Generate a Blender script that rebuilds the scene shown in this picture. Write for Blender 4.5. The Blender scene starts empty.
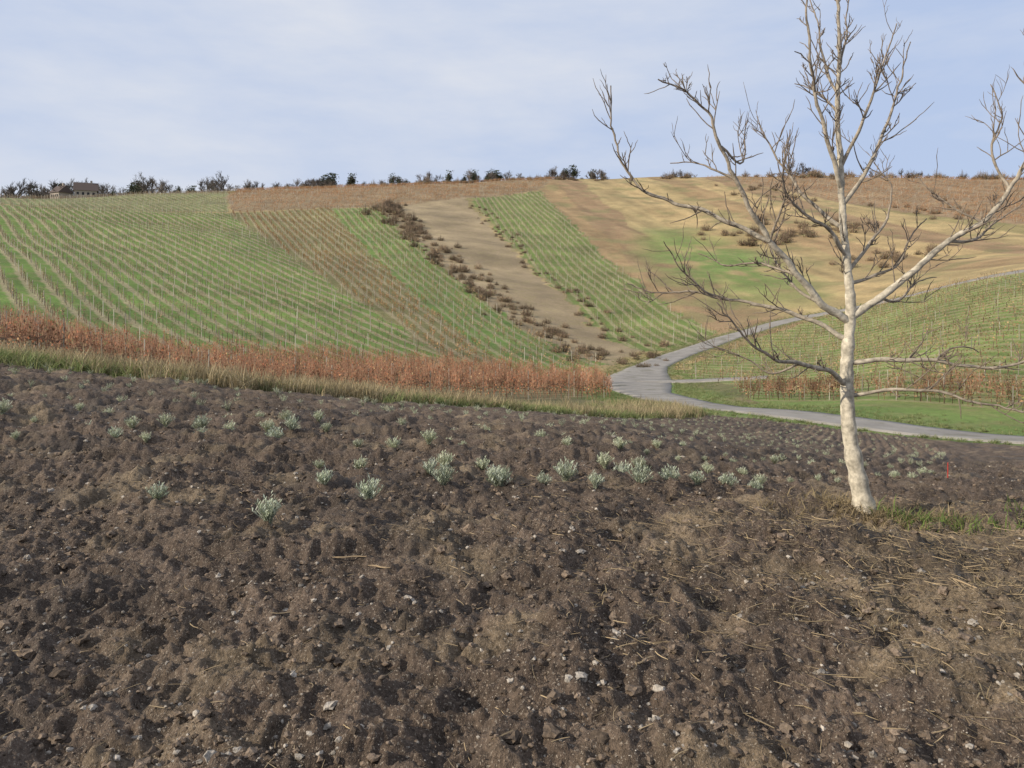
import bpy, math, numpy as np
from mathutils import Vector
rng=np.random.default_rng(11)
scene=bpy.context.scene

# ------------------------------------------------------------ noise
def h2(ix,iy,s):
    n=(ix*374761393+iy*668265263+s*974634777)&0xffffffff
    n=((n^(n>>13))*1274126177)&0xffffffff
    n=((n^(n>>15))*668265263)&0xffffffff
    return ((n^(n>>16))&0xffff)/65535.0
def perlin(x,y,s=0):
    xi=np.floor(x).astype(np.int64); yi=np.floor(y).astype(np.int64)
    xf=x-xi; yf=y-yi
    u=xf*xf*xf*(xf*(xf*6-15)+10); v=yf*yf*yf*(yf*(yf*6-15)+10)
    def g(a,b):
        t=h2(xi+a,yi+b,s)*6.2831853
        return np.cos(t)*(xf-a)+np.sin(t)*(yf-b)
    return ((g(0,0)*(1-u)+g(1,0)*u)*(1-v)+(g(0,1)*(1-u)+g(1,1)*u)*v)*1.5
def fbm(x,y,s=0,o=3):
    r=0;a=1.0
    for i in range(o):
        r=r+a*perlin(x*2**i+i*17.3,y*2**i-i*9.1,s+i); a*=.5
    return r
def sstep(a,b,x):
    t=np.clip((x-a)/(b-a),0,1); return t*t*(3-2*t)

# ------------------------------------------------------------ terrain height
YK=np.array([0,3,6,10,16,22,30,45,70,110,160,220,300,420,600,1000],float)
UK=np.array([-1.3,-.687,-.419,-.150,.118,.387,.687,1.3])
_c=[[-1.6,-1.6,-1.6,-1.57,-1.6,-2.1,-2.6,-2.9,-1.6,5,13.5,26,36,46,50,45],
[-1.6,-1.6,-1.62,-1.75,-2.05,-2.9,-4.1,-5.4,-4.6,1,10,21,38,53,58,55],
[-1.6,-1.6,-1.66,-1.9,-2.55,-3.35,-4.7,-6.4,-7.3,-3.5,5,17.5,37,59,64,60],
[-1.6,-1.6,-1.7,-2.05,-2.9,-3.8,-5.1,-6.9,-9,-8,0,13,33,63,69,64],
[-1.6,-1.62,-1.8,-2.4,-3.5,-4.6,-5.6,-6.9,-8,-6.5,1,15,36,64,70,65],
[-1.6,-1.62,-1.85,-2.5,-3.7,-4.8,-5.9,-5.6,-2.2,3.2,8,20,36,62,70,64]]
COLS=np.array([_c[0]]+_c+[_c[-1]],float)
def slopes(xk,Y):
    h=np.diff(xk); 
    hh=h.reshape((-1,)+(1,)*(Y.ndim-1))
    d=np.diff(Y,axis=0)/hh
    m=np.empty_like(Y); m[0]=d[0]; m[-1]=d[-1]
    m[1:-1]=(d[:-1]*hh[1:]+d[1:]*hh[:-1])/(hh[1:]+hh[:-1])
    return m
SL=[slopes(YK,c) for c in COLS]
def hbase(x,y):
    x=np.asarray(x,float); y=np.asarray(y,float)
    yc=np.clip(y,0,1000)
    u=np.clip(x/np.maximum(yc,3.0),-1.29,1.29)
    i=np.clip(np.searchsorted(YK,yc,side='right')-1,0,len(YK)-2)
    hh=YK[i+1]-YK[i]; t=(yc-YK[i])/hh
    a=2*t**3-3*t**2+1; b=t**3-2*t**2+t; c=-2*t**3+3*t**2; d=t**3-t**2
    V=np.array([a*C[i]+b*hh*S[i]+c*C[i+1]+d*hh*S[i+1] for C,S in zip(COLS,SL)])
    M=slopes(UK,V)
    j=np.clip(np.searchsorted(UK,u,side='right')-1,0,len(UK)-2)
    hh=UK[j+1]-UK[j]; t=(u-UK[j])/hh
    a=2*t**3-3*t**2+1; b=t**3-2*t**2+t; c=-2*t**3+3*t**2; d=t**3-t**2
    def tk(A,k): return np.take_along_axis(A,k[None,...],axis=0)[0]
    z=a*tk(V,j)+b*hh*tk(M,j)+c*tk(V,j+1)+d*hh*tk(M,j+1)
    return z+perlin(x/38,y/38,5)*1.0*sstep(60,150,y)+perlin(x/9,y/9,6)*.12*sstep(14,30,y)
SEX=np.array([-400,-20,-11,-6.7,-3,3.2,9.5,12.4,17.5,24,34,60,400.])
SEY=np.array([12,15,16,16.6,20,27.5,37,34.4,26.6,18.4,10.4,-8,-200.])
def soilmask(x,y):
    e=np.interp(x,SEX,SEY)+perlin(x/1.5,y/1.5,33)*.5
    return sstep(-.1,.9,e-y)
def frow(x):
    xp=np.maximum(x,0)
    return np.where(x>0,.2*xp+.08*xp**2,.1*x)
def disp(x,y):
    far=1-sstep(9,26,y)
    d=fbm(x/1.3,y/1.3,1,2)*.07
    # loose ridge left by the plough in front of the first row
    d=d+.10*np.exp(-((y-4.75-.12*x)/.42)**2)*np.exp(-((x-.5)/2.2)**2)
    a=fbm(x/.42,y/.42,2,2); d=d+a*.05
    wx_=x+perlin(x/.2,y/.2,90)*.06; wy_=y+perlin(x/.2,y/.2,91)*.06
    b=perlin(wx_/.17,wy_/.17,3); d=d+b*.035*far
    b=perlin(wx_/.085+4,wy_/.085,9); d=d+np.maximum(b,-.1)*.045*far
    c=perlin(x/.045,y/.045,4); d=d+np.maximum(c,-.15)*.03*far
    c=perlin(x/.026,y/.026,14); d=d+c*.010*far
    v=(y-frow(x))/.6
    d=d+np.sin(v*6.283+perlin(x/1.2,y/1.2,8)*1.6)*.04*sstep(5.5,8,y-frow(x)+.5)
    return d
def H(x,y):
    x=np.asarray(x,float); y=np.asarray(y,float)
    return hbase(x,y)+disp(x,y)*soilmask(x,y)

# ------------------------------------------------------------ mesh helpers
def mk(name,V,Fs,mat,cols=None,smooth=False,extra=None):
    me=bpy.data.meshes.new(name); V=np.asarray(V,np.float32)
    Fs=[np.asarray(f,np.int32) for f in Fs if len(f)]
    me.vertices.add(len(V)); me.vertices.foreach_set('co',V.ravel())
    loops=np.concatenate([f.ravel() for f in Fs]); cnt=np.concatenate([np.full(len(f),f.shape[1],np.int32) for f in Fs])
    me.loops.add(len(loops)); me.loops.foreach_set('vertex_index',loops)
    me.polygons.add(len(cnt)); st=np.concatenate([[0],np.cumsum(cnt)[:-1]]).astype(np.int32)
    me.polygons.foreach_set('loop_start',st); me.polygons.foreach_set('loop_total',cnt)
    me.polygons.foreach_set('use_smooth',np.full(len(cnt),smooth))
    if cols is not None:
        at=me.color_attributes.new('Col','FLOAT_COLOR','POINT')
        c=np.ones((len(V),4),np.float32); c[:,:3]=cols; at.data.foreach_set('color',c.ravel())
    for k,v in (extra or {}).items():
        at=me.attributes.new(k,'FLOAT','POINT'); at.data.foreach_set('value',np.asarray(v,np.float32))
    me.update(calc_edges=True)
    ob=bpy.data.objects.new(name,me); scene.collection.objects.link(ob)
    if mat: me.materials.append(mat)
    return ob
class Acc:
    def __init__(s): s.V=[];s.F={};s.C=[];s.n=0
    def add(s,V,F,C):
        V=np.asarray(V,float); s.V.append(V)
        if isinstance(F,dict): items=F.items()
        else: items=[(np.asarray(F).shape[1],np.asarray(F))]
        for k,f in items:
            if len(f): s.F.setdefault(k,[]).append(np.asarray(f)+s.n)
        C=np.asarray(C,float)
        if C.ndim==1: C=np.tile(C,(len(V),1))
        s.C.append(C); s.n+=len(V)
    def tmpl(s): return (np.concatenate(s.V),{k:np.concatenate(v) for k,v in s.F.items()},np.concatenate(s.C))
    def inst(s,T,pos,rot,scale,tint=None,tilt=None):
        V,F,C=T; n=len(pos)
        if n==0: return
        scale=np.asarray(scale,float)
        if scale.ndim==1: scale=np.stack([scale]*3,1)
        P=V[None]*scale[:,None,:]
        if tilt is not None:
            ct,st=np.cos(tilt)[:,None],np.sin(tilt)[:,None]
            P=np.stack([P[...,0],P[...,1]*ct-P[...,2]*st,P[...,1]*st+P[...,2]*ct],-1)
        c,si=np.cos(rot)[:,None],np.sin(rot)[:,None]
        P=np.stack([P[...,0]*c-P[...,1]*si,P[...,0]*si+P[...,1]*c,P[...,2]],-1)+pos[:,None,:]
        m=len(V); off=(np.arange(n)*m)
        FF={k:(f[None]+off[:,None,None]).reshape(-1,f.shape[1]) for k,f in F.items()}
        CC=np.tile(C[None],(n,1,1))
        if tint is not None: CC=CC*tint[:,None,:]
        s.add(P.reshape(-1,3),FF,CC.reshape(-1,3))
    def build(s,name,mat,smooth=False):
        V,F,C=s.tmpl(); return mk(name,V,list(F.values()),mat,C,smooth)
def tube(P,R,n=6,cap=True):
    P=np.asarray(P,float);R=np.asarray(R,float);k=len(P)
    T=np.gradient(P,axis=0); T/=np.linalg.norm(T,axis=1)[:,None]+1e-9
    ref=np.array([0.13,1,.07]) if abs(T[0][1])<.8 else np.array([1.,.1,0])
    a=np.cross(T,ref); a/=np.linalg.norm(a,axis=1)[:,None]+1e-9; b=np.cross(T,a)
    th=np.arange(n)*2*np.pi/n
    V=P[:,None,:]+R[:,None,None]*(np.cos(th)[None,:,None]*a[:,None,:]+np.sin(th)[None,:,None]*b[:,None,:])
    V=V.reshape(-1,3); i=np.arange(k-1)[:,None]*n; j=np.arange(n)[None]; j2=(j+1)%n
    F=np.stack([i+j,i+j2,i+n+j2,i+n+j],-1).reshape(-1,4)
    return V,F
def smoothline(P,m):
    P=np.asarray(P,float); d=np.r_[0,np.cumsum(np.linalg.norm(np.diff(P,axis=0),axis=1))]
    if len(P)==2: 
        t=np.linspace(0,1,m)[:,None]; return P[0]*(1-t)+P[1]*t
    S=slopes(d,P); x=np.linspace(0,d[-1],m); i=np.clip(np.searchsorted(d,x,side='right')-1,0,len(d)-2)
    h=(d[i+1]-d[i])[:,None]; t=((x-d[i])[:,None])/h
    return (2*t**3-3*t**2+1)*P[i]+(t**3-2*t**2+t)*h*S[i]+(-2*t**3+3*t**2)*P[i+1]+(t**3-t**2)*h*S[i+1]
def inpoly(x,y,poly):
    r=np.zeros(x.shape,bool); n=len(poly)
    for i in range(n):
        x1,y1=poly[i];x2,y2=poly[(i+1)%n]
        if y1==y2: continue
        c=((y1>y)!=(y2>y))&(x<(x2-x1)*(y-y1)/(y2-y1)+x1); r^=c
    return r

# ------------------------------------------------------------ materials
def newmat(name):
    m=bpy.data.materials.new(name); m.use_nodes=True; nt=m.node_tree; b=nt.nodes['Principled BSDF']
    b.inputs['Specular IOR Level'].default_value=.25; b.inputs['Roughness'].default_value=.85
    return m,nt,b
def N(nt,t,**k):
    n=nt.nodes.new(t)
    for a,v in k.items():
        if a in n.inputs: n.inputs[a].default_value=v
        else: setattr(n,a,v)
    return n
def math_(nt,op,a,b=None,clamp=False):
    n=nt.nodes.new('ShaderNodeMath'); n.operation=op; n.use_clamp=clamp
    for i,v in enumerate((a,b)):
        if v is None: continue
        if isinstance(v,(int,float)): n.inputs[i].default_value=v
        else: nt.links.new(v,n.inputs[i])
    return n.outputs[0]
def noise(nt,vec,scale,detail=4,rough=.6):
    n=nt.nodes.new('ShaderNodeTexNoise'); n.inputs['Scale'].default_value=scale; n.inputs['Detail'].default_value=detail; n.inputs['Roughness'].default_value=rough
    nt.links.new(vec,n.inputs['Vector']); return n.outputs['Fac']
def mrange(nt,v,a,b,c,d):
    n=nt.nodes.new('ShaderNodeMapRange'); nt.links.new(v,n.inputs[0])
    for i,q in enumerate((a,b,c,d)): n.inputs[i+1].default_value=q
    return n.outputs[0]
def mix(nt,f,a,b,mode='MIX'):
    n=nt.nodes.new('ShaderNodeMix'); n.data_type='RGBA'; n.blend_type=mode
    if isinstance(f,(int,float)): n.inputs[0].default_value=f
    else: nt.links.new(f,n.inputs[0])
    for i,v in ((6,a),(7,b)):
        if isinstance(v,tuple): n.inputs[i].default_value=(*v,1)
        else: nt.links.new(v,n.inputs[i])
    return n.outputs[2]
def attr_mat(name,rough=.8,trans=0,nscale=None,spec=.25):
    m,nt,b=newmat(name); a=N(nt,'ShaderNodeAttribute',attribute_name='Col'); c=a.outputs['Color']
    b.inputs['Roughness'].default_value=rough; b.inputs['Specular IOR Level'].default_value=spec
    if nscale:
        g=nt.nodes.new('ShaderNodeNewGeometry'); f=noise(nt,g.outputs['Position'],nscale,4)
        cc=nt.nodes.new('ShaderNodeCombineColor'); v=mrange(nt,f,.3,.7,.5,1.3)
        for i in range(3): nt.links.new(v,cc.inputs[i])
        c=mix(nt,1.0,c,cc.outputs[0],'MULTIPLY')
        bp=nt.nodes.new('ShaderNodeBump'); bp.inputs['Strength'].default_value=.5; bp.inputs['Distance'].default_value=.02
        nt.links.new(f,bp.inputs['Height']); nt.links.new(bp.outputs[0],b.inputs['Normal'])
    nt.links.new(c,b.inputs['Base Color'])
    if trans:
        tr=nt.nodes.new('ShaderNodeBsdfTranslucent'); nt.links.new(c,tr.inputs[0]); ms=nt.nodes.new('ShaderNodeMixShader'); ms.inputs[0].default_value=trans
        nt.links.new(b.outputs[0],ms.inputs[1]); nt.links.new(tr.outputs[0],ms.inputs[2]); nt.links.new(ms.outputs[0],nt.nodes['Material Output'].inputs[0])
    return m

# ground
gm,nt,b=newmat('ground_soil_and_grass')
geo=nt.nodes.new('ShaderNodeNewGeometry'); P=geo.outputs['Position']
col=N(nt,'ShaderNodeAttribute',attribute_name='Col').outputs['Color']
rc=N(nt,'ShaderNodeAttribute',attribute_name='rowc').outputs['Fac']
ss=N(nt,'ShaderNodeAttribute',attribute_name='stripe').outputs['Fac']
soil=N(nt,'ShaderNodeAttribute',attribute_name='soil').outputs['Fac']
n6=noise(nt,P,.45,5,.7); wob=math_(nt,'MULTIPLY',math_(nt,'SUBTRACT',n6,.5),.45)
fr=math_(nt,'FRACT',math_(nt,'ADD',math_(nt,'ADD',rc,wob),.5))
dist=math_(nt,'ABSOLUTE',math_(nt,'SUBTRACT',fr,.5))
n2=noise(nt,P,2.3,5,.7)
st=math_(nt,'MULTIPLY',math_(nt,'MULTIPLY',mrange(nt,dist,.12,.26,1,0),mrange(nt,n2,.35,.6,.5,1)),ss)
n1=noise(nt,P,.12,3,.6); n3=noise(nt,P,42,4,.75)
hillf=math_(nt,'SUBTRACT',1.0,soil)
brown=math_(nt,'MULTIPLY',mrange(nt,n6,.46,.66,0,.55),hillf)
c=mix(nt,brown,col,(.26,.21,.10))
c=mix(nt,st,c,(.35,.28,.165))
def mul(c,v):
    cc=nt.nodes.new('ShaderNodeCombineColor')
    for i in range(3): nt.links.new(v,cc.inputs[i])
    return mix(nt,1.0,c,cc.outputs[0],'MULTIPLY')
c=mul(c,mrange(nt,n1,.3,.7,.8,1.2)); c=mul(c,mrange(nt,n2,.25,.75,.75,1.25)); c=mul(c,mrange(nt,n3,.3,.7,.4,1.6))
n4=noise(nt,P,100,2,.6)
sp=math_(nt,'MULTIPLY',mrange(nt,n4,.60,.67,0,.85),soil); c=mix(nt,sp,c,(.36,.30,.23))
n5=noise(nt,P,.55,3,.6); damp=math_(nt,'MULTIPLY',mrange(nt,n5,.52,.66,0,1),soil)
c=mix(nt,math_(nt,'MULTIPLY',damp,.55),c,(.028,.021,.016))
nt.links.new(c,b.inputs['Base Color'])
nt.links.new(mrange(nt,damp,0,1,.92,.58),b.inputs['Roughness'])
bp=nt.nodes.new('ShaderNodeBump'); bp.inputs['Strength'].default_value=1.0; bp.inputs['Distance'].default_value=.03
nt.links.new(n3,bp.inputs['Height']); nt.links.new(bp.outputs[0],b.inputs['Normal'])

# road
rm,nt,b=newmat('road_concrete')
g=nt.nodes.new('ShaderNodeNewGeometry').outputs['Position']
a=mix(nt,mrange(nt,noise(nt,g,.6,4),.35,.65,0,1),(.23,.21,.185),(.31,.285,.25))
a=mix(nt,mrange(nt,noise(nt,g,14,4,.8),.5,.7,0,.6),a,(.15,.135,.12)); 
a=mix(nt,mrange(nt,noise(nt,g,.35,6,.75),.54,.64,0,.65),a,(.14,.13,.085)); nt.links.new(a,b.inputs['Base Color'])

M_grass=attr_mat('grass_blades',.7,.3); M_leaf=attr_mat('vine_leaves_and_wood',.8); M_clod=attr_mat('clods_and_stones',.9,0,60,.15)
M_straw=attr_mat('straw',.75); M_bark=attr_mat('walnut_bark',.85,0,22); M_lav=attr_mat('lavender_foliage',.8,.2); M_far=attr_mat('distant_twigs',.9)

# ------------------------------------------------------------ regions (world metres)
V1=[(-8,84),(-91,240),(-144,214),(-260,200),(-190,60),(-70,20),(-37,45),(-14,70)]
V2=[(-8,84),(-91,240),(-64,262),(1,78)]
V3=[(1,78),(-64,262),(-49,268),(11,90),(8,77)]
BARE=[(11,90),(-49,268),(-20,312),(18,106)]
V4=[(18,106),(-17.6,312),(13,350),(33,119),(26,109)]
T2=[(-91,242),(-115,300),(-150,415),(30,440),(13,352),(-17,314),(-47,270),(-64,264)]
T1=[(-300,205),(-144,216),(-92,242),(-115,300),(-150,418),(-500,418)]
RED=[(-75,-30),(-17.9,25.5),(7.5,54.5),(9,73),(0,76),(-14,69),(-37,44),(-72,18)]
RP=[(16,50),(19.5,66),(17.5,84),(28,102),(38,113),(49,120),(62,114.5),(73,99),(95,60),(90,0),(37,18),(25,36.5)]
VER=[(9,40),(14,46),(16,51),(25,36.5),(37,18),(60,-10),(58,-14),(36,9),(19,26)]
V5=[(101,405),(290,425),(190,235),(146,215),(134,285)]
DV1=(-.78,1)
def unit(a): a=np.array(a,float); return a/np.linalg.norm(a)
REG=[
 (T1,(.15,.175,.065),DV1,2.3,.6),(T2,(.22,.15,.085),(-.9,.6),2.3,.4),(V1,(.125,.20,.038),DV1,2.25,.95),(V2,(.17,.16,.06),(-.40,.92),2.2,.8),
 (V3,(.12,.195,.04),(-.33,.94),2.2,.7),(BARE,(.29,.22,.13),(-.25,.95),3,0),(V4,(.13,.18,.042),(-.13,.99),2.3,.7),
 (RED,(.16,.135,.06),(.666,.746),2.2,.4),(VER,(.135,.19,.048),(0,1),2,0),(RP,(.15,.195,.05),(.55,-.835),2.2,.55),(V5,(.25,.16,.09),(-.1,1),2.6,.5)]

# ------------------------------------------------------------ road geometry
road1=[(110,60),(95,78),(84,92),(73,102.5),(62.5,118),(49,124),(37,118),(27,108),(18.5,94),(13.5,79),(11.2,64),(11,52),(12.2,43),(14.6,36),(19.3,28),(26,19.5),(36,11),(58,-8)]
road2=[(12.9,75.5),(16,74.3),(20,73.3),(24.5,71.5)]
def roadcoords(pts,m):
    P=smoothline(np.array(pts,float),m); T=np.gradient(P,axis=0); T/=np.linalg.norm(T,axis=1)[:,None]
    return P,np.stack([-T[:,1],T[:,0]],1)
def build_road(name,pts,m,w,zoff):
    P,Nn=roadcoords(pts,m); w=np.asarray(w)*np.ones(m)
    w=w+perlin(np.arange(m)*.35,np.zeros(m),3)*.2
    s=np.array([-1.06,-1,-.66,-.33,0,.33,.66,1,1.06])
    X=P[:,None,0]+Nn[:,None,0]*s[None]*w[:,None]/2; Y=P[:,None,1]+Nn[:,None,1]*s[None]*w[:,None]/2
    Z=hbase(X,Y)+zoff; Z[:,0]-=.25; Z[:,-1]-=.25
    k=len(s); i=np.arange(m-1)[:,None]*k; j=np.arange(k-1)[None]
    F=np.stack([i+j,i+j+1,i+k+j+1,i+k+j],-1).reshape(-1,4)
    return mk(name,np.stack([X,Y,Z],-1).reshape(-1,3),[F],rm,smooth=True)
m=520; RP1,_=roadcoords(road1,m)
w1=np.interp(RP1[:,1],[0,30,60,70,78,90,130],[3.4,3.4,3.8,6.2,6.6,4.0,3.3]); 
build_road('road',road1,m,w1,.07); build_road('side_path',road2,40,2.4,.11)

# ------------------------------------------------------------ ground sheet
ui=np.linspace(-1,1,841); uo=1+np.linspace(0,1,45)[1:]**1.6*2.2
U=np.r_[-uo[::-1],ui,uo]
ys=[-6.0]
while ys[-1]<0.8: ys.append(ys[-1]+.12)
while ys[-1]<1000: ys.append(ys[-1]+max(.0055*ys[-1] if ys[-1]<9 else .0075*ys[-1],.011))
YS=np.array(ys)
W=1.8+np.maximum(YS,0)
X=U[None]*W[:,None]; Y=np.repeat(YS[:,None],len(U),1)
xs=X.ravel(); yv=Y.ravel(); z=hbase(xs,yv); sm=soilmask(xs,yv)
k=(sm>0)&(yv>.3)&(yv<45); z[k]+=disp(xs[k],yv[k])*sm[k]
n=len(xs)
big=fbm(xs/14,yv/14,40,3); strk=fbm((xs+.15*yv)/5,yv/60,41,3)
def L(a,b,t): return np.array(a)[None]*(1-t[:,None])+np.array(b)[None]*t[:,None]
C=L((.115,.12,.045),(.19,.15,.08),sstep(-.3,.5,big))
hill=yv>75
bw=(xs+.04*yv+perlin(xs/20,yv/30,44)*2.5)/13.0; bi=np.floor(bw).astype(np.int64)
PALH=np.array([(.40,.285,.135),(.30,.20,.10),(.36,.265,.125),(.27,.175,.095),(.34,.26,.12),(.26,.21,.09)])
hh_=PALH[(h2(bi,bi*3,7)*5.99).astype(int)]
Ch=hh_*(1+.3*strk[:,None]); 
gg=.6*sstep(.15,.6,big+.3*strk)[:,None]; Ch=Ch*(1-gg)+np.array((.18,.175,.07))*gg
gd=np.exp(-(((xs-52)/16)**2+((yv-195)/55)**2)**2)[:,None]*.95*sstep(-1.0,-.1,big+strk*.6)[:,None]; Ch=Ch*(1-gd)+np.array((.13,.20,.048))*gd
C[hill]=Ch[hill]
rowc=np.zeros(n); stripe=np.zeros(n)
wx=xs+fbm(xs/6,yv/6,51,3)*1.6; wy=yv+perlin(xs/6,yv/6,52)*1.4
for poly,cc,dr,sp,stg in REG:
    q=inpoly(wx,wy,poly); d=unit(dr); C[q]=np.array(cc)*(1+.25*big[q][:,None]); rowc[q]=(xs[q]*d[1]-yv[q]*d[0])/sp; stripe[q]=stg
q=(yv>5)&(yv<135)&(xs>0)&(xs<120); dr_=np.full(n,99.); dq=np.full(q.sum(),99.)
for p in RP1[::2]: dq=np.minimum(dq,(xs[q]-p[0])**2+(yv[q]-p[1])**2)
dr_[q]=np.sqrt(dq); vg=(1-sstep(3.2,6,dr_+big*1.5))*(yv<75)
C=C*(1-vg[:,None])+np.array((.13,.19,.048))*vg[:,None]; stripe*=1-vg
vf=(1-sstep(2.2,3.2,dr_+big))*(yv>=75); C=C*(1-vf[:,None])+np.array((.19,.18,.085))*vf[:,None]
mg=np.exp(-((np.interp(xs,SEX,SEY)+2-yv)/2.5)**2)*(xs<9); C=C*(1-.8*mg[:,None])+np.array((.12,.15,.05))*.8*mg[:,None]
straw=sstep(-.2,.5,fbm(xs/.9,yv/.9,60,3)+.9*np.exp(-(((xs-3.2)/1.6)**2+((yv-4.7)/1.6)**2))-.25)
Cs=L((.115,.083,.06),(.22,.165,.105),straw*.8)*(1+.35*fbm(xs/.5,yv/.5,61,2))[:,None]
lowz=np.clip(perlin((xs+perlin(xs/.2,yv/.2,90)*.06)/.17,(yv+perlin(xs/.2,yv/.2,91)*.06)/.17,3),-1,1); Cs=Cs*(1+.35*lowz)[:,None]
C=C*(1-sm[:,None])+Cs*sm[:,None]; stripe*=1-sm
nr,nc=Y.shape; i=np.arange(nr-1)[:,None]*nc; j=np.arange(nc-1)[None]
F=np.stack([i+j,i+j+1,i+nc+j+1,i+nc+j],-1).reshape(-1,4)
mk('ground',np.stack([xs,yv,z],1),[F],gm,np.clip(C,.01,1),True,{'rowc':rowc,'stripe':stripe,'soil':sm})

# ------------------------------------------------------------ clods, stones, straw
def ico(sub):
    import bmesh
    bm=bmesh.new(); bmesh.ops.create_icosphere(bm,subdivisions=sub,radius=1); V=np.array([v.co[:] for v in bm.verts]); F=np.array([[v.index for v in f.verts] for f in bm.faces]); bm.free(); return V,F
def clodT(sub,s):
    V,F=ico(sub); r=1+.6*perlin(V[:,0]*1.3+s*7,V[:,1]*1.3+V[:,2]*1.7,s)+.35*perlin(V[:,0]*3+s,V[:,2]*3+V[:,1]*2,s+5)
    V=V*r[:,None]*np.array([1,.75+.25*rng.random(),.55+.25*rng.random()]); return V,{3:F},np.ones((len(V),3))
def fieldpts(n,y0,y1,pw=1.0):
    y=y0+(y1-y0)*rng.random(n)**pw; x=(rng.random(n)*2-1)*(.8*y+.8); return x,y
def clods(name,n,sub,smin,smax,y0,y1,pw,stone,sm_=False,pe=2.6):
    A=Acc(); 
    for s in range(6):
        x,y=fieldpts(n//6,y0,y1,pw); 
        kk=soilmask(x,y)>.8; x,y=x[kk],y[kk]
        dens=perlin(x/.8,y/.8,71); kk=rng.random(len(x))<np.clip(.65+dens,.15,1); x,y=x[kk],y[kk]
        sz=smin*(smax/smin)**(rng.random(len(x))**pe)
        zz=H(x,y)+sz*.1; isst=rng.random(len(x))<stone
        base=np.where(isst[:,None],np.array([.36,.315,.26])*(.5+.8*rng.random(len(x)))[:,None],np.array([.16,.12,.087])*(.5+1.0*rng.random(len(x)))[:,None])
        sc=np.stack([sz*(.8+.5*rng.random(len(x))),sz,sz*(.7+.4*rng.random(len(x)))],1)
        A.inst(clodT(sub,s+sub*10),np.stack([x,y,zz],1),rng.random(len(x))*6.28,sc,base,rng.normal(0,.3,len(x)))
    return A.build(name,M_clod,sm_)
clods('soil_clods',76000,1,.003,.017,1.3,13,1.6,.20)
clods('large_soil_clods',4600,2,.012,.034,1.3,14,1.4,.03,False,1.6)
clods('field_stones',1700,2,.008,.026,1.3,14,1.4,.7)

A=Acc()
def straws(n,fx,fy,l0,l1):
    x=fx(n); y=np.maximum(fy(n),1.3); l=l0+(l1-l0)*rng.random(n)**2.5; a=rng.random(n)*6.28; t=np.linspace(-.5,.5,4)
    bend=rng.normal(0,.08,n)*l
    X=x[:,None]+np.cos(a)[:,None]*t*l[:,None]-(np.sin(a)*bend)[:,None]*(t*t*4); Yy=y[:,None]+np.sin(a)[:,None]*t*l[:,None]+(np.cos(a)*bend)[:,None]*(t*t*4)
    z0=H(X,Yy).max(1); Z=z0[:,None]+(rng.random(n)*.01)[:,None]+t*(rng.normal(0,.12,n)*l)[:,None]
    for q in range(n):
        r=.0007+.0014*rng.random()
        V,F=tube(np.stack([X[q],Yy[q],Z[q]],1),[r,r*1.1,r,r*.6],3); A.add(V,F,np.array([.38,.285,.165])*(.35+.8*rng.random()))
straws(1700,lambda n:rng.uniform(-3.5,4.5,n),lambda n:rng.uniform(1.6,7.5,n),.02,.10)
straws(4200,lambda n:rng.normal(2.9,1.2,n),lambda n:rng.normal(4.3,1.1,n),.03,.15)
A.build('straw_litter',M_straw)
A=Acc()
for (x,y,l,a) in [(-.95,4.35,.20,.1),(-.75,4.2,.14,2.8),(.55,3.1,.12,.7),(1.9,3.4,.15,2.3),(1.3,4.9,.2,.4),(2.5,4.1,.2,1.9)]:
    t=np.linspace(-.5,.5,6); X=x+np.cos(a)*t*l; Yy=y+np.sin(a)*t*l+.006*np.sin(t*9); Z=H(X,Yy).max()+.005+0*t
    V,F=tube(np.stack([X,Yy,Z],1),np.array([.002,.005,.004,.005,.004,.002]),5); A.add(V,F,(.33,.24,.14))
A.build('fallen_sticks',M_straw)

# ------------------------------------------------------------ grass tufts
def tuftT(nb,h,spread,c0,c1,seed,wd=1):
    r=np.random.default_rng(seed); A=Acc()
    for i in range(nb):
        a=r.random()*6.28; hh=h*(.4+.8*r.random()); out=spread*(.2+r.random()); w=(.004+.004*r.random())*wd; ca,sa=np.cos(a),np.sin(a)
        fa=r.random()*6.28; fx,fy=np.cos(fa),np.sin(fa)
        bx,by=r.normal(0,.05,2); pts=[]
        for t,ww in ((0,1),(.5,.9),(1,0.1)):
            cx=bx+ca*out*t*t; cy=by+sa*out*t*t; cz=hh*t*(1-.25*t*out/h)
            pts+= [(cx-fx*w*ww,cy-fy*w*ww,cz),(cx+fx*w*ww,cy+fy*w*ww,cz)]
        m=r.random(); c=np.array(c0)*(1-m)+np.array(c1)*m
        A.add(pts,[[0,1,3,2],[2,3,5,4]],c*(.7+.6*r.random()))
    return A.tmpl()
GT=[tuftT(16,.38,.22,(.14,.20,.05),(.28,.26,.13),i) for i in range(3)]
DT=[tuftT(14,.55,.2,(.46,.37,.22),(.30,.24,.13),i+9,.8) for i in range(3)]
A=Acc()
def tufts(T,x,y,smin,smax,w=1):
    kk=rng.integers(0,len(T),len(x))
    for i,t in enumerate(T):
        q=kk==i; nn=q.sum(); s=smin+(smax-smin)*rng.random(nn)
        A.inst(t,np.stack([x[q],y[q],H(x[q],y[q])-.01],1),rng.random(nn)*6.28,np.stack([s*w,s*w,s],1),(.75+.5*rng.random(nn))[:,None]*np.ones((nn,3)))
nn=15000; x=rng.uniform(-24,9.5,nn); e=np.interp(x,SEX,SEY); y=e-.3+np.abs(rng.normal(0,5.5,nn)); y[:4500]=(e+rng.normal(.5,.7,nn))[:4500]
q=(y<(26+(x+17.9)*1.12)+1); x,y=x[q],y[q]
isd=(perlin(x/3,y/3,80)+rng.normal(0,.35,len(x)))>.22
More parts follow.
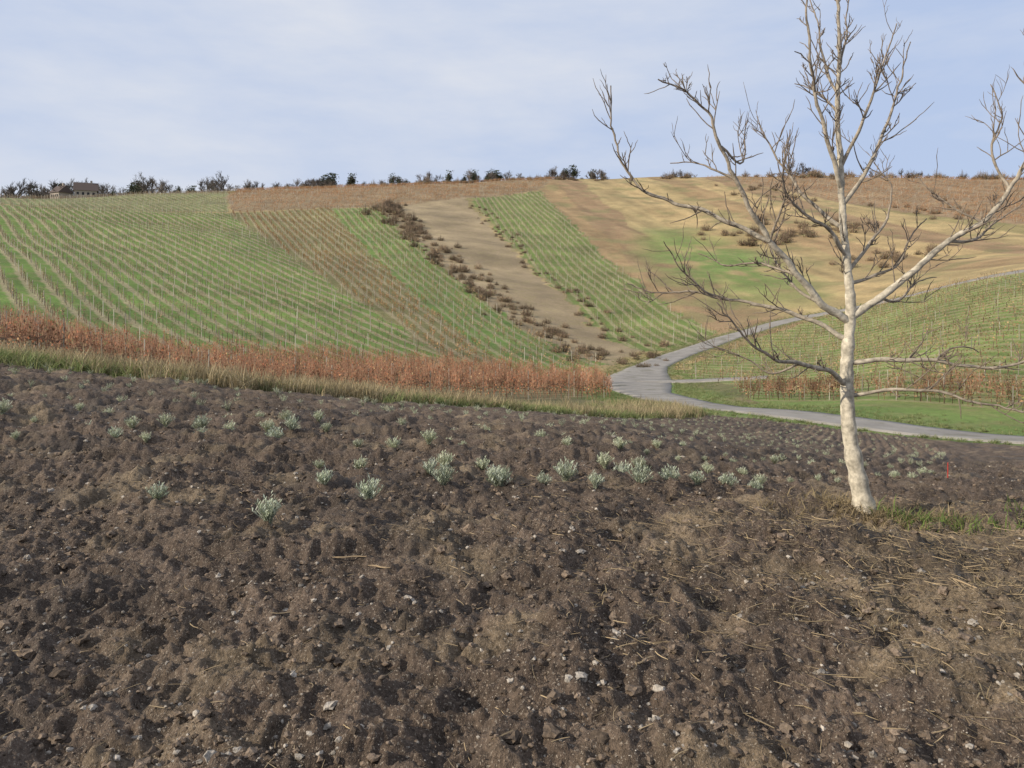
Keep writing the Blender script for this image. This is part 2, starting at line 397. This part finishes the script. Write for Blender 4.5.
tufts(GT,x[~isd],y[~isd],.35,.95,2.2); tufts(DT,x[isd],y[isd],.35,1.05,2.0)
A.build('field_margin_grass',M_grass)
A=Acc(); idx=rng.integers(150,470,9000); p=RP1[idx]; _,nn_=roadcoords(road1,m); side=np.where(rng.random(9000)<.5,1,-1); off=side*(1.85+np.abs(rng.normal(0,1.8,9000))+np.interp(p[:,1],[55,72,90],[0,1.7,0]))
x=p[:,0]+nn_[idx,0]*off; y=p[:,1]+nn_[idx,1]*off; q=(soilmask(x,y)<.7)&(y>10); x,y=x[q],y[q]
tufts(GT,x,y,.2,.5,3); A.build('road_verge_grass',M_grass)
A=Acc(); 
x=2.95+rng.normal(.0,.36,170); y=5.95+rng.normal(0,.2,170); tufts([tuftT(12,.12,.14,(.30,.23,.13),(.18,.135,.07),50,.6)],x,y,.4,1.0,1.3)
x=np.r_[3.15+rng.normal(.05,.16,40),4.0+rng.normal(0,.5,22)]; y=np.r_[5.85+rng.normal(0,.12,40),5.6+rng.normal(0,.25,22)]; tufts([tuftT(14,.13,.10,(.11,.18,.04),(.18,.21,.06),51,.7)],x,y,.5,1.0,1.3)
x=3.2+rng.normal(0,1.3,800); y=4.5+rng.normal(0,.9,800); q=y>2; tufts([tuftT(8,.05,.12,(.32,.25,.14),(.20,.15,.085),52,.45)],x[q],y[q],.4,1.1,1.2)
A.build('dry_grass',M_grass)

# ------------------------------------------------------------ lavender
def lavT(seed,ns,nl):
    r=np.random.default_rng(seed); A=Acc()
    for i in range(ns):
        a=r.random()*6.28; el=r.random()**.6; out=.085*(.15+el); hh=.155*(1.05-.45*el)*(.7+.45*r.random())
        t=np.linspace(0,1,4); ca,sa=np.cos(a),np.sin(a); P=np.stack([ca*out*t**1.2+r.normal(0,.008),sa*out*t**1.2+r.normal(0,.008),hh*t],1)
        g=r.random(); c=np.array((.33,.37,.24))*(1-g)+np.array((.53,.55,.43))*g
        V,F=tube(P,[.0025,.002,.0018,.001],3); A.add(V,F,c*.7)
        for k in range(nl):
            t=.2+.8*(k+r.random())/nl; b_=np.array([ca*out*t**1.2,sa*out*t**1.2,hh*t]); la=r.random()*6.28; l=.020+.015*r.random(); w=.0033
            d=np.array([np.cos(la)*.7,np.sin(la)*.7,.7]); s=np.array([-np.sin(la),np.cos(la),0])*w
            A.add([b_-s*.5,b_+s*.5,b_+d*l*.6+s,b_+d*l,b_+d*l*.6-s],{4:np.array([[0,1,2,4]]),3:np.array([[2,3,4]])},c*(.75+.5*r.random()))
    return A.tmpl()
LT=[lavT(i,42,12) for i in range(4)]; LF=[lavT(i+20,18,7) for i in range(3)]
near=[(268,4.9),(157,5.55),(370,5.75),(325,6.3),(443,6.15),(430,6.6),(500,6.2),(498,6.7),(543,6.35),(566,6.9),(595,6.4),(640,6.6),(670,6.75),(697,6.85),(728,7.0),(755,7.05),(115,8.1),(88,9.0),(202,8.4),(203,8.8),(275,8.4),(292,8.9),(623,7.3)]
occ=[]
for p_,y in near:
    x=(p_-512)/745*y; occ.append((x,y)); A=Acc()
    s=.75+.5*rng.random(); A.inst(LT[rng.integers(0,4)],np.array([[x,y,float(H(x,y))-.015]]),rng.random(1)*6,np.array([[s*1.05,s*1.05,s*1.05]]),np.array([[1,1,1.]])*(.9+.3*rng.random()))
    A.build('lavender_plant',M_lav)
occ=np.array(occ); pts=[]
for r_,y0 in enumerate(np.arange(7.3,60,1.12)):
    x=-13.0
    while x<26:
        x+=.38+.03*rng.normal()
        yy=y0+float(frow(np.array(x)))+.03*rng.normal()
        if yy>46 or rng.random()<(.36 if x<1 else .15): continue
        if soilmask(np.array([x]),np.array([yy-.4]))[0]<.97: continue
        if ((occ-[x,yy])**2).sum(1).min()<.09: continue
        if abs(x)>.85*yy: continue
        if yy<7.6 and x<-2: continue
        pts.append((x,yy))
for x in np.arange(2.4,6,.36): pts.append((x+rng.normal(0,.03),6.25+float(frow(np.array(x)))))
pts=np.array(pts); A=Acc()
q=pts[:,1]<11; 
for TT,sel in ((LT,q),(LF,~q)):
    pp=pts[sel]; kk=rng.integers(0,len(TT),len(pp))
    for i,t in enumerate(TT):
        a=pp[kk==i]; s=.5+.5*rng.random(len(a)); s=s*np.where(a[:,0]>1.5,.85,1.1)
        A.inst(t,np.c_[a,H(a[:,0],a[:,1])-.015],rng.random(len(a))*6.28,s*1.05,(.85+.4*rng.random(len(a)))[:,None]*np.array([1.03,1,.95]))
A.build('lavender_rows',M_lav)

# ------------------------------------------------------------ vines
def vineT(seed,leaves,canes=6,hh=1.7,pal=None,thick=1.0,lsz=.055,wood=(.18,.125,.08)):
    r=np.random.default_rng(seed); A=Acc(); wood=np.array(wood)
    V,F=tube([(0,0,-.1),(.03,.02,.4),(0,0,.8)],np.array([.03,.025,.02])*thick,3); A.add(V,F,wood*.7)
    V,F=tube([(-.55,0,.85),(0,0,.78),(.55,0,.87)],np.array([.012,.018,.012])*thick,3); A.add(V,F,wood)
    for i in range(canes):
        x=r.uniform(-.5,.5); V,F=tube([(x,0,.8),(x+r.normal(0,.08),r.normal(0,.07),1.15),(x+r.normal(0,.18),r.normal(0,.16),hh*(.75+.35*r.random()))],np.array([.010,.008,.005])*thick,3)
        A.add(V,F,wood*(1.0+.8*r.random()))
    for i in range(leaves):
        c=np.array([r.uniform(-.6,.6),r.normal(0,.14),.3+(hh-.3)*r.beta(1.5,1.7)]); s=lsz*(.6+.8*r.random())
        a,b_=r.normal(size=3),r.normal(size=3); a/=np.linalg.norm(a); b_-=a*a.dot(b_); b_/=np.linalg.norm(b_)
        cc=np.array(pal[r.integers(0,len(pal))])*(.7+.6*r.random())
        A.add([c-a*s-b_*s*.6,c+a*s*.6-b_*s,c+a*s+b_*s*.7,c-a*s*.5+b_*s],[[0,1,2,3]],cc)
    return A.tmpl()
redpal=[(.27,.105,.055),(.31,.135,.065),(.20,.085,.045),(.28,.17,.085),(.34,.25,.14),(.20,.14,.085)]
brpal=[(.26,.15,.075),(.31,.22,.11),(.20,.14,.075),(.18,.18,.06)]
TR=[vineT(i,40,14,1.75,redpal,1.1,.045,(.22,.12,.075)) for i in range(5)]
TB=[vineT(i+10,16,5,1.4,brpal,1.0,.06) for i in range(3)]
TS=[vineT(i+20,3,4,1.3,brpal,1.0,.06) for i in range(3)]
def postT(h,r,c):
    V_,F_=tube([(0,0,-.2),(0,0,h*.5),(0,0,h)],[r,r,r*.95],4); return (V_,{4:F_},np.tile(np.array(c),(len(V_),1)))
POST=postT(1.9,.026,[.38,.34,.28]); POSTF=postT(1.7,.034,[.46,.42,.34]); POSTR=postT(1.35,.028,[.36,.33,.26])
def rows(name,poly,dr,sp,step,T,poststep,drop=.05,post=POSTF,tint=None,hs=1.0):
    d=unit(dr); pr=np.array([d[1],-d[0]]); P=np.array(poly,float); a=P@pr; t=P@d; A=Acc(); pts=[];pp=[]
    for k in range(int(math.ceil(a.min()/sp)),int(a.max()/sp)+1):
        for lst,stp in ((pts,step),(pp,poststep)):
            tt=np.arange(t.min(),t.max(),stp)+rng.random()*stp*(1 if lst is pts else .9)
            lst.append(pr[None]*k*sp+d[None]*tt[:,None])
    rot0=math.atan2(d[1],d[0])
    pts=np.concatenate(pts); pts+=rng.normal(0,.07,pts.shape)
    gap=perlin(pts[:,0]/7,pts[:,1]/7,99)
    pts=pts[rng.random(len(pts))<np.clip(1.15+gap*1.2,.3,1)] if poly is not RED else pts
    def dens(pts,dp):
        q=inpoly(pts[:,0],pts[:,1],poly)&(rng.random(len(pts))>dp)&(np.abs(pts[:,0])<.85*pts[:,1]+8)&(pts[:,1]>1)
        pts=pts[q]
        if len(pts): 
            dd=np.min([((pts-p)**2).sum(1) for p in RP1[::4]],axis=0); pts=pts[dd>9]
        return pts
    pts=dens(pts,drop); kk=rng.integers(0,len(T),len(pts))
    for i,tm in enumerate(T):
        q=pts[kk==i]; n_=len(q)
        tn=(.7+.6*rng.random(n_))[:,None]*np.ones((n_,3))
        if tint is not None: tn=tn*np.array(tint)
        sc=np.stack([np.full(n_,step/1.15),np.ones(n_),(.72+.4*rng.random(n_))*hs],1)
        A.inst(tm,np.c_[q,hbase(q[:,0],q[:,1])],rot0+rng.integers(0,2,n_)*math.pi+rng.normal(0,.05,n_),sc,tn)
    pp=dens(np.concatenate(pp),.15); n_=len(pp)
    A.inst(post,np.c_[pp,hbase(pp[:,0],pp[:,1])],rng.random(n_),np.stack([np.ones(n_),np.ones(n_),.8+.25*rng.random(n_)],1),(.5+.6*rng.random(n_))[:,None]*np.ones((n_,3)),rng.normal(0,.04,n_))
    return A.build(name,M_leaf)
rows('vineyard_rows',V1,DV1,2.25,1.35,TS,5.5,.12)
rows('vineyard_rows',V2,(-.40,.92),2.2,1.2,TB,5.5,.15,tint=(1.15,.92,.78))
rows('vineyard_rows',V3,(-.33,.94),2.2,1.3,TB,5.5,.35)
rows('vineyard_rows',V4,(-.13,.99),2.3,1.6,TS,5.5,.2)
rows('vineyard_rows',T2,(-.9,.6),2.3,2.4,TB,9,.35,tint=(1.15,.85,.7))
rows('vineyard_rows',V5,(-.1,1),2.6,2.8,TB,9,.4,tint=(1.15,.85,.7))
rows('vineyard_rows',T1,DV1,2.3,2.8,TS,9,.3)
rows('russet_vine_rows',RED,(.666,.746),2.2,.6,TR,4.2,.04,POST,hs=1.1)
rows('vineyard_rows',RP,(.55,-.835),2.2,1.3,TB,6,.2,POSTR,hs=.75)
RPR=[(16,50),(17.5,58),(29,41),(43,20),(37,17),(25,36)]
rows('russet_vine_rows',RPR,(.55,-.835),1.5,.5,TR,6,.05,POSTR,hs=.85)

# ------------------------------------------------------------ walnut tree
TX,TY=2.87,6.0; TZ=float(hbase(TX,TY)); S=6/745
A=Acc(); store=[]
def q2(px,py): return np.array([(px-868)*S,(515-py)*S])
def colr(r):
    t=np.clip((r-.003)/.026,0,1)[:,None]; return np.array((.20,.155,.115))*(1-t)+np.array((.50,.44,.335))*t
def addbranch(P,R_,sides):
    wob=rng.normal(0,.0045,P.shape)*np.linspace(0,1,len(P))[:,None]; P=P+wob
    R_=R_*(1+rng.normal(0,.07,len(R_)))
    V,F=tube(P,R_,sides); A.add(V,F,np.repeat(colr(R_),sides,0)*(1+rng.normal(0,.10,(len(V),1))))
def twig(p,d,l,r,lev):
    d=d/np.linalg.norm(d); n_=5; P=[p]; dd=d.copy(); 
    for i in range(n_):
        dd=dd+rng.normal(0,.12,3)+np.array([0,0,.07]); dd/=np.linalg.norm(dd); P.append(P[-1]+dd*l/n_)
    P=np.array(P); R_=np.linspace(r,r*.55,len(P)); R_[-1]=r*.35; R_[-2]=r*.7; addbranch(P,R_,4)
    if lev>0:
        for k in range(rng.integers(1,5)):
            i=rng.integers(1,n_); s=rng.normal(size=3); s[2]=abs(s[2])*.8+.2; s/=np.linalg.norm(s)
            twig(P[i],dd*.6+s*.8,l*rng.uniform(.35,.7),r*.75,lev-1)
def branch(px,r0,r1,depth=0,tw=1.0,first=False):
    P2=np.array([q2(*p) for p in px]); 
    if first: y0=0
    else:
        al=np.concatenate(store); i=np.argmin(((al[:,[0,2]]-P2[0])**2).sum(1)); P2[0]=al[i,[0,2]]; y0=al[i,1]
    m_=max(8,int(np.linalg.norm(np.diff(P2,axis=0),axis=1).sum()/.045)); Q=smoothline(P2,m_); t=np.linspace(0,1,m_)
    yy=y0+depth*t**.9+ (0 if first else .05*np.sin(t*5+rng.random()*6)*t)
    P=np.stack([Q[:,0],yy,Q[:,1]],1)
    if not first:
        P[1:-1]+=np.stack([np.sin(np.arange(m_)*.9+r0)*.007]*3,1)[1:-1]*np.array([1,.6,.8])
    store.append(P)
    R_=S*(r1+(r0-r1)*(1-t)**1.1)*.78
    if first:
        R_=S*np.interp(Q[:,1],[0,.05,.15,.45,.9,1.35,1.7,2.1,2.6,3.2,4.0,4.7],[14.5,11.5,9.6,8.2,6.9,6.1,5.0,4.1,3.3,2.6,1.8,.9])
    addbranch(P,R_,12 if first else 7)
    L_=np.linalg.norm(np.diff(P,axis=0),axis=1).sum(); nt_=int(L_/.088*tw)
    for k in range(nt_):
        tt=rng.uniform(.15 if not first else .42,1); i=int(tt*(m_-2)); T=P[i+1]-P[i]; T/=np.linalg.norm(T)
        s=rng.normal(size=3); s[2]+=.45; s-=T*T.dot(s)*.8; s/=np.linalg.norm(s)
        twig(P[i],T*.8+s*rng.uniform(.6,1.1),.07+.33*rng.random()**1.3,min(.0052,R_[i]*.6),rng.choice([0,1,2],p=[.4,.4,.2]))
branch([(868,524),(864,505),(858,475),(851,435),(849,395),(850,350),(854,310),(851,265),(847,215),(846,165),(843,110),(846,55),(845,0),(842,-45)],11,1,.15,.6,True)
for b_ in [
 ([(852,322),(822,302),(795,272),(765,238),(745,210),(728,180),(712,150),(700,122),(680,103),(650,90)],5.4,.9,-.35),
 ([(765,238),(735,225),(700,208),(668,198),(640,182),(622,150),(614,115),(613,78)],3.4,.8,.3),
 ([(712,150),(735,165),(745,120)],1.8,.6,.2),
 ([(728,180),(700,165),(672,160)],1.6,.6,.2),
 ([(852,338),(815,318),(775,305),(735,298),(700,290),(668,292),(636,281)],3.6,.7,.5),
 ([(735,298),(705,285),(685,265),(664,240)],1.8,.6,-.3),
 ([(850,385),(822,368),(788,360),(755,352),(725,330),(700,300)],3.8,.8,-.6),
 ([(788,360),(765,370),(735,352),(712,345)],1.6,.6,.2),
 ([(855,318),(882,296),(915,268),(945,240),(975,222),(998,190),(1015,150),(1022,100),(1018,45)],5.2,1,-.3),
 ([(945,240),(980,238),(1005,222),(1040,200)],2.6,.8,.3),
 ([(998,190),(990,150),(1005,115),(1000,80)],2.0,.6,.3),
 ([(1005,172),(1030,150),(1045,110)],2.0,.6,.3),
 ([(975,222),(945,200),(925,170)],1.6,.6,.2),
 ([(850,363),(885,358),(925,358),(965,364),(1005,356),(1050,350)],3.4,.9,-.5),
 ([(849,397),(880,388),(915,386),(955,396),(1000,402),(1030,398)],2.6,.7,-.6),
 ([(925,358),(950,345),(985,352)],1.4,.6,.2),
 ([(851,270),(885,240),(910,212),(918,178),(905,150)],2.8,.7,.5),
 ([(851,285),(880,275),(912,262),(935,230),(955,212)],2.6,.7,.3),
 ([(847,205),(868,175),(890,130),(908,85),(926,30)],3.2,.7,.1),
 ([(846,165),(862,120),(872,75),(884,30)],2.6,.6,-.3),
 ([(846,185),(828,140),(812,95),(804,45),(800,0),(799,-35)],3.4,.8,-.3),
 ([(848,225),(822,200),(800,165),(782,130),(775,100)],3.0,.6,.4),
 ([(849,252),(820,225),(792,212),(770,185),(768,140)],3.0,.6,-.5),
 ([(843,110),(830,85),(812,70)],1.8,.6,.2),
 ([(845,60),(858,25),(868,-25)],1.8,.6,.2),
 ([(844,90),(832,50),(828,0),(822,-30)],2.0,.6,.2),
 ([(812,95),(795,70),(780,62)],1.6,.6,-.3),
 ([(765,238),(772,200),(760,170)],1.8,.6,-.3),
 ([(795,272),(770,262),(735,262),(712,250)],2.0,.6,.5),
 ([(822,302),(800,280),(790,240),(795,205)],2.2,.6,.7),
 ([(882,296),(905,300),(935,282),(968,275)],2.0,.6,.4),
]: branch(*b_)
tr=A.build('bare_walnut_tree',M_bark,True); tr.location=(TX,TY,TZ)

# ------------------------------------------------------------ far trees and shrubs
def fartree(seed,h=8,leaf=0,spread=.55,trunk=.3):
    r=np.random.default_rng(seed); A=Acc(); tips=[]
    def rec(p,d,l,rad,lev):
        q=p+d*l; V,F=tube([p,(p+q)/2+r.normal(0,.04,3)*l,q],[rad,rad*.85,rad*.7],3); A.add(V,F,np.array((.12,.10,.085))*(.8+.4*r.random()))
        tips.append(q)
        if lev==0: return
        for k in range(r.integers(2,4) if lev<4 else 4):
            nd=d+r.normal(0,spread,3)+np.array([0,0,.12]); nd/=np.linalg.norm(nd); rec(p+d*l*r.uniform(.3,1),nd,l*r.uniform(.62,.88),rad*.66,lev-1)
    rec(np.array([0,0,-.3]),np.array([0,0,1.]),h*trunk,h*.02,5)
    tips=np.array(tips)
    cl=tips[r.integers(0,len(tips),9)]
    for k in range(leaf):
        c=(cl[r.integers(0,9)]*np.array([.75,.75,.9])+r.normal(0,.6,3)) if r.random()<.6 else np.array([r.normal(0,.7),r.normal(0,.7),r.random()*h*.75]); s=.12+.16*r.random(); a,b_=r.normal(size=3),r.normal(size=3)
        a/=np.linalg.norm(a); b_-=a*a.dot(b_); b_/=np.linalg.norm(b_)
        A.add([c-a*s-b_*s*.6,c+a*s*.6-b_*s,c+a*s+b_*s*.7,c-a*s*.5+b_*s],[[0,1,2,3]],np.array((.055,.065,.038))*(.5+r.random()))
    return A.tmpl()
BT=[fartree(i,8,0,.42,.24) for i in range(6)]; IT=[fartree(i+8,8,[550,300,420,700,250][i],.36,.24) for i in range(5)]
def shrubT(seed,pal):
    r=np.random.default_rng(seed); A=Acc()
    for i in range(70):
        a=r.random()*6.28; o=r.random()**.5; P=np.array([(np.cos(a)*o*.4,np.sin(a)*o*.4,-.1),(np.cos(a)*o*.8,np.sin(a)*o*.8,.6*(1.2-o*.6)),(np.cos(a)*o*1.15+r.normal(0,.1),np.sin(a)*o*1.15,1.4*(1.2-o*.8)*r.uniform(.6,1.3))])
        V,F=tube(P,[.03,.02,.01],3); A.add(V,F,np.array((.19,.14,.095))*(.6+.7*r.random()))
    for i in range(80):
        a=r.random()*6.28; o=r.random()**.5*1.1; c=np.array([np.cos(a)*o,np.sin(a)*o,r.random()*1.25*(1.15-o*.7)]); s=.05+.06*r.random(); u_,v_=r.normal(size=3),r.normal(size=3); u_/=np.linalg.norm(u_); v_-=u_*u_.dot(v_); v_/=np.linalg.norm(v_)
        A.add([c-u_*s,c-v_*s,c+u_*s,c+v_*s],[[0,1,2,3]],np.array(pal[r.integers(0,len(pal))])*(.6+.8*r.random()))
    return A.tmpl()
SH=[shrubT(i,[(.18,.12,.075),(.23,.15,.085),(.15,.15,.065)]) for i in range(4)]
A=Acc()
def plant(T,U_,Y_,s,v=.8):
    U_=np.asarray(U_); Y_=np.asarray(Y_)*np.ones(len(U_)); x=U_*Y_; kk=rng.integers(0,len(T),len(x)); s=np.asarray(s)*np.ones(len(x))
    for i,t in enumerate(T):
        q=kk==i; n_=q.sum(); sc=s[q]*(.5+.9*rng.random(n_)**1.3); A.inst(t,np.c_[x[q],Y_[q],hbase(x[q],Y_[q])-.3],rng.random(n_)*6.28,np.stack([sc*v,sc*v,sc],1),(.8+.4*rng.random(n_))[:,None]*np.ones((n_,3)))
def clump(a,b,nc,per,sd): 
    c=rng.uniform(a,b,nc); return (c[:,None]+rng.normal(0,sd,(nc,per))).ravel()
u=np.r_[clump(-.95,-.55,14,7,.02),clump(-.6,-.35,7,5,.015)]; plant(BT,u,rng.uniform(350,430,len(u)),1.6,1.0)
plant(BT,rng.uniform(-.74,-.60,14),rng.uniform(350,390,14),2.4,1.0)
u=clump(-.66,-.38,6,4,.008); plant(IT,u,rng.uniform(380,420,len(u)),1.5,1.1)
u=clump(-.40,.14,15,6,.012); plant(BT,u,rng.uniform(400,425,len(u)),1.1,1.1)
u=clump(-.30,.14,11,3,.008); plant(IT,u,rng.uniform(405,418,len(u)),1.05,1.1)
u=clump(.10,.75,7,4,.01); plant(BT,u,rng.uniform(400,425,len(u)),.9,1.1)
plant(BT,[.22,.375,.39],[405,410,412],1.7,1.0)
u=rng.uniform(-.9,.15,160); plant(SH,u,rng.uniform(390,425,160),1.9,1.2)
A.build('distant_tree_line',M_far)
A=Acc()
def shr(c,n_,sx,sy,s):
    x=c[0]+rng.normal(0,sx,n_); y=c[1]+rng.normal(0,sy,n_); 
    kk=rng.integers(0,4,n_)
    for i in range(4):
        q=kk==i; k_=q.sum(); ss_=s*(.45+.9*rng.random(k_)); A.inst(SH[i],np.c_[x[q],y[q],hbase(x[q],y[q])-.1],rng.random(k_)*6.28,ss_,(.7+.6*rng.random(k_))[:,None]*np.ones((k_,3)))
t=rng.random(300)**1.1
for tt in t: shr((-48+tt*60+rng.normal(1.8,2.6),268-tt*178+rng.normal(0,3)),1,.5,.5,.65+1.1*(1-tt)*rng.random())
shr((-44,262),18,2.5,7,1.8); 
for tt in rng.random(90): shr((-14+tt*34,290-tt*180),1,1.8,1,.65)
shr((76,225),30,7,11,1.6); shr((95,232),26,10,8,1.6); shr((92,182),18,6,5,1.3); shr((160,400),34,22,5,2.4); shr((255,415),30,25,5,2.4); shr((88,400),10,5,4,2.0)
shr((150,260),22,18,16,1.2); shr((110,330),18,16,14,1.3); shr((18,101),16,1,2.6,.55)
A.build('hillside_shrubs',M_far)

# ------------------------------------------------------------ farmhouse on the ridge
def simple(name,c):
    m_,nt_,b_=newmat(name); g_=nt_.nodes.new('ShaderNodeNewGeometry'); f=noise(nt_,g_.outputs['Position'],1.5,4); cc=mix(nt_,f,tuple(v*.75 for v in c),tuple(v*1.2 for v in c)); nt_.links.new(cc,b_.inputs['Base Color']); return m_
mw,mr_,mgl=simple('render_wall',(.34,.29,.24)),simple('roof_tile',(.10,.075,.065)),simple('window_dark',(.03,.03,.035))
def box(name,x0,x1,y0,y1,z0,z1,mat,par):
    V=[(x,y,z_) for x in (x0,x1) for y in (y0,y1) for z_ in (z0,z1)]
    o=mk(name,V,[[(0,1,3,2),(4,6,7,5),(0,4,5,1),(2,3,7,6),(0,2,6,4),(1,5,7,3)]],mat); o.parent=par; return o
def house(X0,Y0,w,d,h,rot):
    e=bpy.data.objects.new('farmhouse',None); scene.collection.objects.link(e); e.location=(X0,Y0,float(hbase(X0,Y0))-.3); e.rotation_euler[2]=rot
    box('walls',-w/2,w/2,-d/2,d/2,0,h,mw,e)
    o=.5; rh=h+d*.5
    V=[(-w/2-o,-d/2-o,h-.3),(w/2+o,-d/2-o,h-.3),(w/2+o,d/2+o,h-.3),(-w/2-o,d/2+o,h-.3),(-w/2-o,0,rh),(w/2+o,0,rh)]
    r_=mk('roof',V,[[(0,1,5,4),(2,3,4,5),(3,2,1,0)],[(0,4,3),(1,2,5)]],mr_); r_.parent=e
    box('chimney',w*.2,w*.2+.8,-.4,.4,rh-1.2,rh+1,mw,e)
    for i,xx in enumerate(np.linspace(-w*.35,w*.35,4)): box('window_%d'%i,xx-.45,xx+.45,-d/2-.04,-d/2+.02,h*.45,h*.45+1.2,mgl,e)
house(-.572*345,345,9,7.5,4.2,.5); house(-.605*352,352,7,6.5,4.4,-.5)
V,F=tube([(0,0,-.1),(0,0,.1),(0,0,.18),(.003,0,.19)],[.006,.006,.005,.001],6)
o=mk('marker_stake',V,[F],simple('red_paint',(.4,.04,.03))); xx,yy=.585*8.2,8.2; o.location=(xx,yy,float(H(xx,yy)))

# ------------------------------------------------------------ sky, sun, camera
w=bpy.data.worlds.new('World'); scene.world=w; w.use_nodes=True; nt=w.node_tree; bg=nt.nodes['Background']
el,az=math.radians(27),math.radians(-112)
sky=nt.nodes.new('ShaderNodeTexSky'); sky.sky_type='NISHITA'; sky.sun_disc=False; sky.sun_elevation=el; sky.sun_rotation=az; sky.dust_density=1.5; sky.ozone_density=1.5
tc=nt.nodes.new('ShaderNodeTexCoord'); mp=nt.nodes.new('ShaderNodeMapping'); mp.inputs['Scale'].default_value=(1,1,3.4); mp.inputs['Rotation'].default_value=(0,.22,.3); mp.inputs['Location'].default_value=(.6,.2,.4)
nt.links.new(tc.outputs['Generated'],mp.inputs[0])
base=mix(nt,.88,sky.outputs[0],(5.1,6.3,8.9))
f1=noise(nt,mp.outputs[0],1.6,7,.56); f=mrange(nt,f1,.36,.62,.08,.9)
cl=mix(nt,f,base,(7.8,8.1,8.8)); nt.links.new(cl,bg.inputs[0]); bg.inputs[1].default_value=.095
sl=bpy.data.lights.new('sun','SUN'); sl.energy=5.0; sl.angle=math.radians(.6); sl.color=(1,.91,.77)
so=bpy.data.objects.new('sun',sl); scene.collection.objects.link(so)
dv=Vector((math.sin(az)*math.cos(el),math.cos(az)*math.cos(el),math.sin(el))); so.rotation_euler=dv.to_track_quat('Z','Y').to_euler()
cd=bpy.data.cameras.new('camera'); co=bpy.data.objects.new('camera',cd); scene.collection.objects.link(co); scene.camera=co
co.location=(0,0,0); co.rotation_euler=(math.radians(90),0,0); cd.sensor_width=36; cd.lens=745/1024*36; cd.shift_y=-94/1024; cd.clip_end=3000; cd.clip_start=.05
scene.view_settings.view_transform='Standard'; scene.view_settings.look='None'; scene.view_settings.exposure=0
